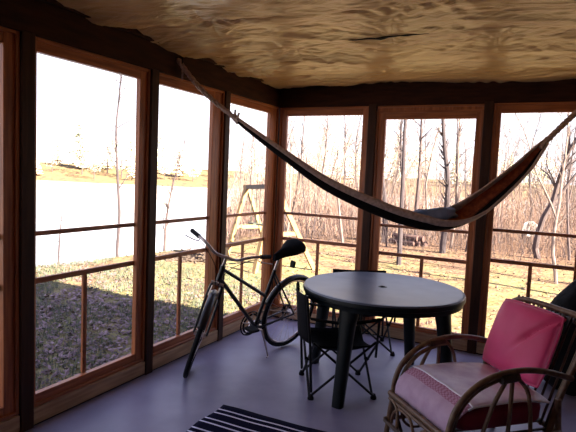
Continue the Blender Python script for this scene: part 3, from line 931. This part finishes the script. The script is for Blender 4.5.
# ------------------------------------------------------------------ black bag behind the chair
bagm = MB(); P = []
for i in range(17):
    t = i/16; row = []
    prof = [(0.0, 0.18), (0.05, 0.26), (0.25, 0.30), (0.5, 0.28), (0.68, 0.22), (0.80, 0.11), (0.86, 0.035), (0.90, 0.045), (0.96, 0.075), (1.0, 0.05)]
    for a in range(len(prof)-1):
        if prof[a][0] <= t <= prof[a+1][0]:
            k = (t-prof[a][0])/(prof[a+1][0]-prof[a][0]); r0 = prof[a][1]*(1-k)+prof[a+1][1]*k; break
    for k in range(33):
        an = 2*math.pi*k/32
        rr = r0*(1+0.13*noise.noise(Vector((math.cos(an)*2, math.sin(an)*2, t*5)))+0.05*math.sin(an*7+t*3)*t)
        row.append((rr*math.cos(an), rr*math.sin(an), 1.0*t))
    P.append(row)
bagm.grid(P); bagm.add(P[0][:-1], [tuple(range(32))[::-1]]); bagm.add(P[-1][:-1], [tuple(range(32))])
bo = bagm.build('garbage_bag', M['bag'], weld=True)
bo.location = (2.95, -0.42, 0)
tag(bo, 'bulky black bag with knotted top standing behind the rattan chair at the right edge', 'bag')

# ------------------------------------------------------------------ hammock
hp = [(0.05, -1.735, 2.395), (0.199, -1.644, 2.188), (0.443, -1.514, 1.972), (0.789, -1.331, 1.716), (1.117, -1.156, 1.493), (1.502, -0.952, 1.322),
      (1.69, -0.852, 1.262), (1.834, -0.776, 1.238), (2.007, -0.684, 1.272), (2.177, -0.594, 1.390), (2.438, -0.455, 1.665), (2.60, -0.371, 1.895),
      (2.796, -0.265, 2.131), (2.99, -0.06, 2.345)]
hm = empty('hammock', (0, 0, 0), 0, 'dark striped cloth hammock slung across the porch corner above the table', 'hammock')
body_pts = smooth_path(hp, 10)
i0, i1 = 20, 110
body = body_pts[i0:i1+1]
NB = len(body)-1
hd = Vector((hp[-1][0]-hp[0][0], hp[-1][1]-hp[0][1], 0)).normalized()
side = Vector((hd.y, -hd.x, 0))          # horizontal, towards the camera
rows = []
for i, c in enumerate(body):
    t = i/NB
    tan = (body[min(i+1, NB)]-body[max(i-1, 0)]).normalized()
    upn = side.cross(tan)*1.0
    if upn.z < 0: upn = -upn
    tilt = math.radians(2 + 66*max(0, min(1, (t-0.52)/0.28)))
    e = min(1, t/0.30, (1-t)/0.22); e = max(e, 0)**0.75
    R0 = 0.018+0.066*e; dp = 0.022+0.108*e
    uv = upn*math.cos(tilt)+side*math.sin(tilt); sv = side*math.cos(tilt)-upn*math.sin(tilt)
    row = []
    for k in range(25):
        a = math.pi*(k/24)
        lat = math.cos(a); dn = math.sin(a)
        wr = 0.004*noise.noise(Vector((t*14, a*3, 0)))
        # k=0 is the rim nearer the camera
        row.append(c + sv*lat*R0*(1.0) - uv*(dn*dp - dp*0.45 + (0.02*abs(lat)*e)) + sv*wr)
    rows.append(row)
inn = MB()
for i in range(NB):
    inn.grid([rows[i], rows[i+1]])
fo = inn.build('hammock_cloth', [M['ham_out']], hm, solid=0.008, weld=True)
# rim bands lie over the outer edge, lining inside
def strip(k0, k1, off, name, m, seg=None):
    q = MB(); Pp = []
    for i in range(NB+1):
        row = []
        cc = sum((p for p in rows[i]), Vector((0, 0, 0)))/25
        for k in range(k0, k1+1):
            p = rows[i][k]; d = (p-(cc+(rows[i][0]+rows[i][24])/2)/2)
            row.append(p + d.normalized()*off)
        Pp.append(row)
    q.grid(Pp); return q.build(name, m, hm, solid=0.004, weld=True)
strip(0, 3, 0.0075, 'edge_band', M['ham_rim'])
strip(21, 24, 0.0075, 'edge_band', M['ham_rim'])
strip(0, 3, -0.0075, 'edge_lining', M['ham_rim'])
strip(20, 24, -0.0075, 'edge_lining', M['ham_rim'])
strip(4, 10, -0.0085, 'inner_stripe', M['ham_out'])
strip(9, 20, -0.0085, 'inner_stripe', M['ham_in'])
MB().tube([r[0] for r in rows], 0.009, 8).build('hem_cord', M['ham_rim'], hm)
MB().tube([r[24] for r in rows], 0.009, 8).build('hem_cord', M['ham_rim'], hm)
# ropes (twisted strands)
def rope(pts, name, r=0.009):
    q = MB(); pts = smooth_path(pts, 12)
    for s in range(3):
        pp = []
        for i, p in enumerate(pts):
            a = i*0.55+s*2.1
            tn = (pts[min(i+1, len(pts)-1)]-pts[max(i-1, 0)]).normalized(); u = tn.orthogonal().normalized(); w = tn.cross(u)
            pp.append(p+(u*math.cos(a)+w*math.sin(a))*r*0.6)
        q.tube(pp, r*0.75, 6)
    return q.build(name, M['rope'], hm)
rope([body_pts[k] for k in range(0, 21, 5)], 'rope', 0.016)
rope([body_pts[k] for k in range(108, len(body_pts), 4)]+[body_pts[-1]], 'rope', 0.018)
for s in (-1, 1):
    rope([body_pts[12]+Vector((0, 0, 0.0)), body_pts[17]+side*s*0.012, rows[4][2 if s > 0 else 22]], 'rope', 0.007)
kn = body_pts[20]
q = MB().tube([kn+Vector((-0.02, 0, 0.02)), kn+Vector((0.03, 0.01, -0.03))], 0.026, 10)
q.tube([kn+Vector((0.01, -0.02, 0.0)), kn+Vector((0.02, -0.03, 0.06))], 0.008, 6); q.tube([kn+Vector((0.03, -0.02, -0.02)), kn+Vector((0.055, -0.03, 0.035))], 0.008, 6)
q.build('knot', M['rope'], hm)
kn = body_pts[110]
MB().tube([kn+Vector((-0.03, -0.01, -0.03)), kn+Vector((0.02, 0.01, 0.03))], 0.024, 10).build('knot', M['rope'], hm)
# wall end: wraps round a hook, loose end hanging
p0 = Vector((0.05, -1.735, 2.395))
MB().tube(smooth_path([p0+Vector((-0.004, 0.0, 0.01)), p0+Vector((0.03, 0.01, 0.015)), p0+Vector((0.035, 0.01, -0.03)), p0+Vector((0.01, 0.0, -0.03))], 5), 0.006, 8).build('hook', M['blacksteel'], hm)
rope([p0+Vector((0.02, 0.01, 0.0)), p0+Vector((0.022, 0.03, -0.06)), p0+Vector((0.02, 0.035, -0.15))], 'rope', 0.006)
# blue cloth bundle lying in the hammock
c = Vector((1.855, -0.768, 1.292))
P = superbox(0, 0, 0, 0.180, 0.066, 0.044, e=0.9, puff=0.25, seed=3, nu=32, nv=16)
bl = MB().grid(P).build('folded_blanket', M['bluecloth'], weld=True, sub=1)
bl.location = c; bl.rotation_euler = (0.0, -0.10, math.atan2(hd.y, hd.x))
tag(bl, 'blue cloth bundle lying in the low middle of the hammock', 'blanket')

# ------------------------------------------------------------------ outdoors: swing frame
sw = empty('swing_set', (-3.2, 5.2, -0.5), 0, 'timber A-frame swing set of yellow lumber on the lawn', 'swing set')
def swg(name, a, b, w, h, m, parent=sw):
    a = Vector(a)-Vector((-3.2, 5.2, -0.5)); b = Vector(b)-Vector((-3.2, 5.2, -0.5))
    return MB().bar(a, b, w, h).build(name, m, parent, smooth=False)
A1 = Vector((-3.83, 5.71, 1.22)); A2 = Vector((-2.48, 4.61, 1.30))
swg('top_beam', A1-(A2-A1)*0.10, A2+(A2-A1)*0.08, 0.08, 0.10, M['lumber_grey'])
for A, (f1, f2) in ((A1, ((-4.00, 5.12, -0.52), (-3.50, 6.35, -0.52))), (A2, ((-2.60, 4.10, -0.52), (-1.82, 5.38, -0.52)))):
    for i, ff in enumerate((f1, f2)):
        swg('leg', A+Vector((0, 0, 0.04)), ff, 0.09, 0.09, M['lumber'])
    swg('cross_brace', A.lerp(Vector(f1), 0.55), A.lerp(Vector(f2), 0.55), 0.05, 0.09, M['lumber'])
for k in (0.30, 0.62):
    t0 = A1.lerp(A2, k)
    for s in (-0.2, 0.2):
        d = (A2-A1).normalized()*s*0.8
        MB().tube([t0+d-Vector((-3.2, 5.2, -0.5)), t0+d+Vector((0, 0, -0.85))-Vector((-3.2, 5.2, -0.5))], 0.010, 5).build('swing_rope', M['swingseat'], sw)
    b = t0+Vector((0, 0, -0.85))
    swg('swing_seat', b-(A2-A1).normalized()*0.19, b+(A2-A1).normalized()*0.19, 0.14, 0.03, M['swingseat'])

# ------------------------------------------------------------------ trees
def grow(seed, h, r0, lean=0.0, nb=14, spread=0.5, start=0.35, depth=2, fork=False, wig=0.06):
    rnd = random.Random(seed)
    trunk = MB(); tw = MB()
    def limb(mb_, p, d, L, r, n, sides, level, wob):
        pts = [Vector(p)]; rs = [r]; d = Vector(d).normalized()
        for i in range(n):
            d = (d+Vector((rnd.gauss(0, wob), rnd.gauss(0, wob), rnd.gauss(0, wob*0.5)+0.02))).normalized()
            pts.append(pts[-1]+d*L/n); rs.append(max(r*(1-0.88*(i+1)/n), 0.003))
        mb_.tube(pts, rs, sides, cap=False)
        return pts, rs
    def kids(pts, rs, L, level, count, st):
        n = len(pts)-1
        for _ in range(count):
            t = st+(1-st)*rnd.random()**0.8
            i = min(int(t*n), n-1); f_ = t*n-i
            p = pts[i].lerp(pts[i+1], f_); r = rs[i]*(1-f_)+rs[i+1]*f_
            d = (pts[i+1]-pts[i]).normalized()
            az = rnd.random()*2*math.pi; u = d.orthogonal().normalized(); w = d.cross(u)
            ang = rnd.uniform(0.35, 0.95)
            dd = d*math.cos(ang)+(u*math.cos(az)+w*math.sin(az))*math.sin(ang)+Vector((0, 0, 0.15))
            LL = L*(1-t*0.6)*rnd.uniform(0.3, 0.6)*spread*2
            q, qr = limb(tw, p, dd, LL, min(r*0.6, 0.035 if level == 0 else 0.02), 5 if level == 0 else 4, 4 if level == 0 else 3, level, 0.16)
            if level < depth-1: kids(q, qr, LL, level+1, rnd.randint(4, 7), 0.2)
    d0 = Vector((lean, 0, 1))
    pts, rs = limb(trunk, (0, 0, -0.15), d0, h, r0, 14, 8, 0, wig)
    kids(pts, rs, h*0.42, 0, nb, start)
    if fork:
        i = 4
        p2, r2 = limb(trunk, pts[i], Vector((-0.6*(1 if lean >= 0 else -1), 0.1, 1)), h*0.62, rs[i]*0.7, 10, 7, 0, 0.10)
        kids(p2, r2, h*0.3, 0, nb//2, 0.3)
    return trunk, tw
def tree_proto(name, label, group, m, args, mt=None):
    tr, tw = grow(**args)
    o = tr.build(name, m); k = tw.build('twigs', mt or m, o, smooth=False)
    k['kind'] = 'stuff'
    tag(o, label, 'tree', group)
    return o
def dup(o, loc, rz=0.0, sc=1.0, label=None, group=None, tilt=(0, 0)):
    c = o.copy(); COL.objects.link(c); c.location = loc; c.rotation_euler = (tilt[0], tilt[1], rz); c.scale = (sc, sc, sc)
    if label: c['label'] = label
    if group: c['group'] = group
    for k in o.children:
        d = k.copy(); COL.objects.link(d); d.parent = c
    return c
G = 'bare trees of the woods behind the porch'
LBL = 'bare leafless tree among the crowded woods beyond the screens'
protos = [tree_proto('bare_tree', LBL, G, M['bark'], dict(seed=1, h=8.5, r0=0.10, nb=18, start=0.3)),
          tree_proto('bare_tree', LBL, G, M['bark_pale'], dict(seed=2, h=7.0, r0=0.06, nb=14, start=0.35, lean=0.05)),
          tree_proto('bare_tree', LBL, G, M['bark_dark'], dict(seed=3, h=9.5, r0=0.12, nb=18, start=0.35, lean=-0.06)),
          tree_proto('bare_tree', LBL, G, M['bark_pale'], dict(seed=4, h=5.0, r0=0.035, nb=12, start=0.25, lean=0.1)),
          tree_proto('bare_tree', LBL, G, M['bark'], dict(seed=5, h=6.0, r0=0.05, nb=14, start=0.25, fork=True)),
          tree_proto('bare_tree', LBL, G, M['bark_dark'], dict(seed=6, h=4.0, r0=0.025, nb=12, start=0.2, lean=-0.1))]
rnd = random.Random(11)
spots = []
tries = 0
while len(spots) < 115 and tries < 20000:
    tries += 1
    d = 15+34*rnd.random()**0.8
    az = math.radians(rnd.uniform(-35, 6))
    x = 2.65+d*math.sin(az); y = -4.92+d*math.cos(az)
    if land(x, y) < 1.0 or y < 9.5: continue
    if any((x-a)**2+(y-b)**2 < 0.5 for a, b in spots): continue
    spots.append((x, y))
for i, (x, y) in enumerate(spots):
    if i < len(protos):
        o = protos[i]; o.location = (x, y, ground_z(x, y)); o.rotation_euler = (0, 0, rnd.random()*6); o.scale = (0.7, 0.7, 0.7)
    else:
        dup(protos[rnd.choice([0, 1, 1, 2, 3, 3, 4, 5])], (x, y, ground_z(x, y)), rnd.random()*6.28, rnd.choice([0.45, 0.55, 0.6, 0.7, 0.85]))
def special(label, xy, args, m, mt=None, rz=0):
    o = tree_proto('bare_tree', label, None, m, args, mt)
    o.location = (xy[0], xy[1], ground_z(*xy)); o.rotation_euler = (0, 0, rz); return o
special('slim bare grey tree on the lawn edge behind the middle back screen, left one', (-0.45, 7.3), dict(seed=21, h=7.5, r0=0.065, nb=7, start=0.45, spread=0.35, wig=0.03, lean=-0.03), M['bark_dark'])
special('shaggy thick bare tree in the middle of the centre back screen', (0.05, 10.2), dict(seed=22, h=7.0, r0=0.095, nb=110, start=0.15, spread=0.17, wig=0.045), M['bark_dark'])
special('slim bare tree just right of the shaggy one behind the centre back screen', (0.60, 10.9), dict(seed=23, h=7.5, r0=0.05, nb=34, start=0.2, spread=0.3, wig=0.06), M['bark_dark'])
special('forked leaning bare tree behind the right back screen', (2.55, 11.2), dict(seed=24, h=6.5, r0=0.09, nb=30, start=0.2, spread=0.5, lean=-0.30, fork=True, wig=0.12), M['bark'], rz=0.1)
special('pale twin-stemmed sapling near the lawn at the right edge', (2.95, 7.4), dict(seed=25, h=5.5, r0=0.045, nb=16, start=0.2, spread=0.4, lean=0.05, fork=True, wig=0.08), M['bark_pale'], rz=0.4)
for (x, y), sc in (((9.5, 5.6), 1.0), ((13.0, 8.2), 1.1), ((12.0, 6.4), 0.9)):
    dup(protos[2], (x, y, ground_z(x, y)), x, sc, 'bare tree standing off to the right whose shadow falls on the lawn', 'bare trees right of the porch')
special('tall thin dark tree on the lake shore seen right in the first wide screen', (-6.98, 4.72), dict(seed=26, h=6.5, r0=0.045, nb=14, start=0.3, spread=0.5, lean=-0.08, wig=0.06), M['bark_dark'], rz=-0.7)
special('small dark sapling on the lake shore in the first wide screen', (-7.1, 3.05), dict(seed=27, h=1.8, r0=0.032, nb=14, start=0.2, spread=0.25, wig=0.02), M['bark_dark'])
special('twiggy shore tree in the second wide screen from the left', (-6.1, 5.45), dict(seed=28, h=3.1, r0=0.040, nb=40, start=0.2, spread=0.36, wig=0.04), M['bark'])
for i, (x, y, sc) in enumerate([(-7.9, 10.5, .8), (-6.2, 12.5, .9), (-7.0, 14.5, 1.0), (-5.2, 13.5, .8), (-8.6, 13.0, .7), (-4.6, 11.0, .7)]):
    dup(protos[[3, 5, 4, 1, 3, 5][i]], (x, y, ground_z(x, y)), i*1.3, sc)

# dense thicket of saplings and brambles
UG = MB()
def thicket(slot, n, ymin, ymax, hmin, hmax, seed, azr=(-35, 6), r=0.006):
    rnd = random.Random(seed); q = UG; q.cur = slot; k = 0; t_ = 0
    while k < n and t_ < n*20:
        t_ += 1
        d = ymin+(ymax-ymin)*rnd.random(); az = math.radians(rnd.uniform(*azr))
        x = 2.65+d*math.sin(az); y = -4.92+d*math.cos(az)
        if land(x, y) < 0.5 or y < 8.8: continue
        k += 1
        h = rnd.uniform(hmin, hmax); z = ground_z(x, y)-0.05
        pts = [Vector((x, y, z))]; d_ = Vector((rnd.gauss(0, 0.18), rnd.gauss(0, 0.18), 1))
        for i in range(4):
            d_ = (d_+Vector((rnd.gauss(0, 0.12), rnd.gauss(0, 0.12), 0))).normalized(); pts.append(pts[-1]+d_*h/4)
        rr = r*rnd.uniform(0.7, 1.6)*(d/16)
        q.tube(pts, [rr, rr*0.8, rr*0.6, rr*0.5, rr*0.3], 3, cap=False)
        for b in range(3):
            i = rnd.randint(1, 3); p = pts[i]
            e = p+Vector((rnd.gauss(0, 0.3), rnd.gauss(0, 0.3), rnd.uniform(0.15, 0.5)))*h*0.3
            q.tube([p, e], [rr*0.5, rr*0.25], 3, cap=False)
thicket(0, 3400, 17, 42, 0.7, 2.4, 5)
thicket(1, 1100, 15, 22, 0.3, 1.3, 6, r=0.005)
thicket(2, 700, 18, 44, 3.0, 6.5, 8, r=0.008)
tag(UG.build('undergrowth', [M['twig'], M['bark'], M['bark_pale']], smooth=False), 'dense pinkish tangle of leafless brush and saplings through the woods', 'bushes', None, 'stuff')

# far shore: trees across the lake, haze painted into their pale foliage
def conifer(seed, h, w, m, tiers=9):
    rnd = random.Random(seed); q = MB()
    for i in range(tiers*9):
        t = (i+0.5)/(tiers*9); z = h*(0.1+0.9*t); rr = w*(1-t)**0.8*rnd.uniform(0.6, 1.1); a = i*2.4
        c = Vector((0, 0, z)); e = Vector((rr*math.cos(a), rr*math.sin(a), z-0.10*h*(1-t)*rnd.random()))
        s_ = (e-c).cross(Vector((0, 0, 1))).normalized()*rr*0.35
        q.add([c, e+s_*0.5, e*1.0+Vector((0, 0, -0.02*h)), e-s_*0.5, c.lerp(e, 0.6)+s_-Vector((0, 0, 0.03*h)), c.lerp(e, 0.6)-s_-Vector((0, 0, 0.03*h))], [(0, 4, 1, 2), (0, 2, 3, 5)])
    return q
def roundtree(seed, h, w):
    rnd = random.Random(seed); q = MB()
    for i in range(520):
        th = rnd.random()*6.28; u = rnd.uniform(-1, 1); r = w*rnd.uniform(0.6, 1.0)
        c = Vector((r*math.cos(th)*math.sqrt(1-u*u), r*math.sin(th)*math.sqrt(1-u*u), h*0.58+h*0.4*u*rnd.uniform(0.7, 1)))
        s = w*rnd.uniform(0.04, 0.10)
        d1 = Vector((rnd.gauss(0, 1), rnd.gauss(0, 1), rnd.gauss(0, 1))).normalized(); d2 = d1.orthogonal().normalized()
        q.add([c-d1*s, c+d2*s*0.7, c+d1*s, c-d2*s*0.7], [(0, 1, 2, 3)])
    return q
FG = 'trees on the far shore of the lake'
FL = 'distant tree with haze-pale colouring on the far shore of the lake'
def farproto(crown, m, h, r):
    o = MB().tube([(0, 0, -0.3), (0.05, 0, h*0.5), (0, 0, h*0.85)], [r, r*0.7, r*0.2], 6).build('far_tree', M['bark'])
    k = crown.build('foliage', m, o, smooth=False)
    tag(o, FL, 'tree', FG)
    return o
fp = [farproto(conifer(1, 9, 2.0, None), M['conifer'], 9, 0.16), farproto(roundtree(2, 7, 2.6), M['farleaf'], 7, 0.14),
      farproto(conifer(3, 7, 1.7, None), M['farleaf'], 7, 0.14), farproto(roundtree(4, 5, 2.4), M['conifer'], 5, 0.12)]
rnd = random.Random(5); cnt = 0; fspots = []
for i in range(2000):
    if cnt >= 150: break
    d = rnd.uniform(92, 112); az = math.radians(rnd.uniform(-58, 8))
    x = 2.65+d*math.sin(az); y = -4.92+d*math.cos(az)
    if land(x, y) < 1.5 or any((x-a)**2+(y-b)**2 < 24 for a, b in fspots): continue
    fspots.append((x, y))
    sc = 1.2*rnd.uniform(0.55, 1.15) * (1.15 if rnd.random() < 0.15 else 0.8)
    if cnt < 4: o = fp[cnt]; o.location = (x, y, ground_z(x, y)); o.scale = (sc, sc, sc)
    else: dup(fp[rnd.choice([0, 1, 1, 2, 3, 1])], (x, y, ground_z(x, y)), rnd.random()*6, sc)
    cnt += 1

# stump, brush ring, log pile, white object
s_ = MB(); P = []
for i in range(9):
    t = i/8; P.append([((0.17+0.05*(1-t)**3)*(1+0.06*math.sin(a*3))*math.cos(a), (0.17+0.05*(1-t)**3)*(1+0.06*math.sin(a*3))*math.sin(a), 0.42*t) for a in [2*math.pi*k/16 for k in range(17)]])
s_.grid(P); s_.add(P[-1][:-1], [tuple(range(16))])
so = s_.build('tree_stump', M['stump'], weld=True); so.location = (-5.35, 6.6, ground_z(-5.35, 6.6)-0.02)
tag(so, 'short sawn tree stump on the lawn in front of the lake', 'stump')
rnd = random.Random(8); q = MB()
for i in range(160):
    a = rnd.random()*6.28; r = 0.75*rnd.random()**0.5; b = rnd.random()*3.14; L = rnd.uniform(0.2, 0.6)
    z = 0.16*(1-r/0.8)*rnd.random()+0.015
    c = Vector((r*math.cos(a), r*math.sin(a), z)); d = Vector((math.cos(b), math.sin(b), rnd.uniform(-0.05, 0.2)))*L/2
    q.tube([c-d, c+d], 0.013, 4)
bo = q.build('brush_pile', M['ashes'], smooth=False); bo.location = (-5.0, 5.0, ground_z(-5.0, 5.0))
tag(bo, 'low round pile of brush and sticks on the lawn before the lake', 'brush pile', None)
for i, (dx, dz) in enumerate([(0, 0.10), (0.19, 0.10), (0.38, 0.10), (0.10, 0.265), (0.29, 0.265)]):
    o = MB().tube([(0, -0.45, 0), (0, 0.45, 0)], [0.095, 0.085], 10).build('firewood_log', M['log'])
    o.location = (-1.4+dx*0.9, 11.3+dx*0.3, ground_z(-1.2, 11.3)+dz-0.02); o.rotation_euler = (0, 0, 1.25)
    tag(o, 'dark cut log in the small woodpile at the edge of the woods', 'log', 'cut logs piled at the edge of the woods')
tub = MB().lathe([(0.0, 0.0), (0.20, 0.0), (0.27, 0.30), (0.29, 0.30), (0.29, 0.32), (0.255, 0.32), (0.19, 0.02), (0.0, 0.02)], 24, closed=False)
to = tub.build('plastic_tub', M['white']); to.location = (2.05, 16.5, ground_z(2.05, 16.5)+0.42); to.rotation_euler = (1.45, 0.1, 0.3)
tag(to, 'small white tub set on a log stump among the trees behind the right back screen', 'tub')
st_ = MB().tube([(0, 0, -0.1), (0, 0, 0.36)], [0.3, 0.26], 14).build('log_stump', M['log'])
st_.location = (2.05, 16.75, ground_z(2.05, 16.75)-0.12)
tag(st_, 'dark log stump under the small white tub among the trees', 'stump')

# leaf litter and grass on the shaded ground beside the porch
def litter(name, label, n, x0, x1, y0, y1, smin, smax, seed, m, cat):
    rnd = random.Random(seed); q = MB()
    for _ in range(n):
        x = rnd.uniform(x0, x1); y = rnd.uniform(y0, y1); z = ground_z(x, y)+0.012+rnd.random()*0.02
        s = rnd.uniform(smin, smax); a = rnd.random()*6.28
        d1 = Vector((math.cos(a), math.sin(a), rnd.gauss(0, 0.35)))*s; d2 = Vector((-math.sin(a), math.cos(a), rnd.gauss(0, 0.35)))*s*0.6
        c = Vector((x, y, z)); cu = Vector((0, 0, s*rnd.uniform(0.1, 0.5)))
        q.add([c-d1+cu, c-d2, c+d1+cu, c+d2], [(0, 1, 2), (0, 2, 3)])
    tag(q.build(name, m, smooth=False), label, cat, None, 'stuff')
litter('fallen_leaves', 'brown fallen leaves scattered on the grass outside the left screens', 12000, -7.5, -0.3, -4.2, 3.0, 0.012, 0.034, 1, M['leaf'], 'leaves')
litter('fallen_leaves', 'paler curled leaves scattered on the grass outside the left screens', 2500, -7.5, -0.3, -4.2, 3.0, 0.010, 0.026, 2, M['leaf2'], 'leaves')
litter('fallen_leaves', 'sunlit fallen leaves on the lawn behind the back screens', 3500, -6, 4.5, 1.5, 13, 0.02, 0.045, 3, M['leaf2'], 'leaves')
M['leaf3'] = mat('grey_purple_leaves', (0.24, 0.16, 0.175), 0.85, (0.10, 0.06, 0.065), 6)
litter('fallen_leaves', 'large grey-purple fallen leaves lying close outside the left screens', 3800, -4.2, -0.3, -4.2, 1.0, 0.022, 0.048, 9, M['leaf3'], 'leaves')
rnd = random.Random(4); q = MB()
for _ in range(16000):
    x = rnd.uniform(-6.8, -0.2); y = rnd.uniform(-4.2, 4.0)
    if noise.noise(Vector((x*0.8, y*0.8, 7))) < -0.15: continue
    z = ground_z(x, y)
    for b in range(3):
        a = rnd.random()*6.28; h = rnd.uniform(0.04, 0.10); l = rnd.uniform(0.01, 0.05)
        p = Vector((x+rnd.gauss(0, 0.02), y+rnd.gauss(0, 0.02), z)); w = Vector((math.cos(a+1.57), math.sin(a+1.57), 0))*0.004
        q.add([p-w, p+w, p+Vector((math.cos(a)*l, math.sin(a)*l, h))], [(0, 1, 2)])
tag(q.build('grass', M['grass'], smooth=False), 'short dull green grass on the shaded ground outside the left screens', 'grass', None, 'stuff')
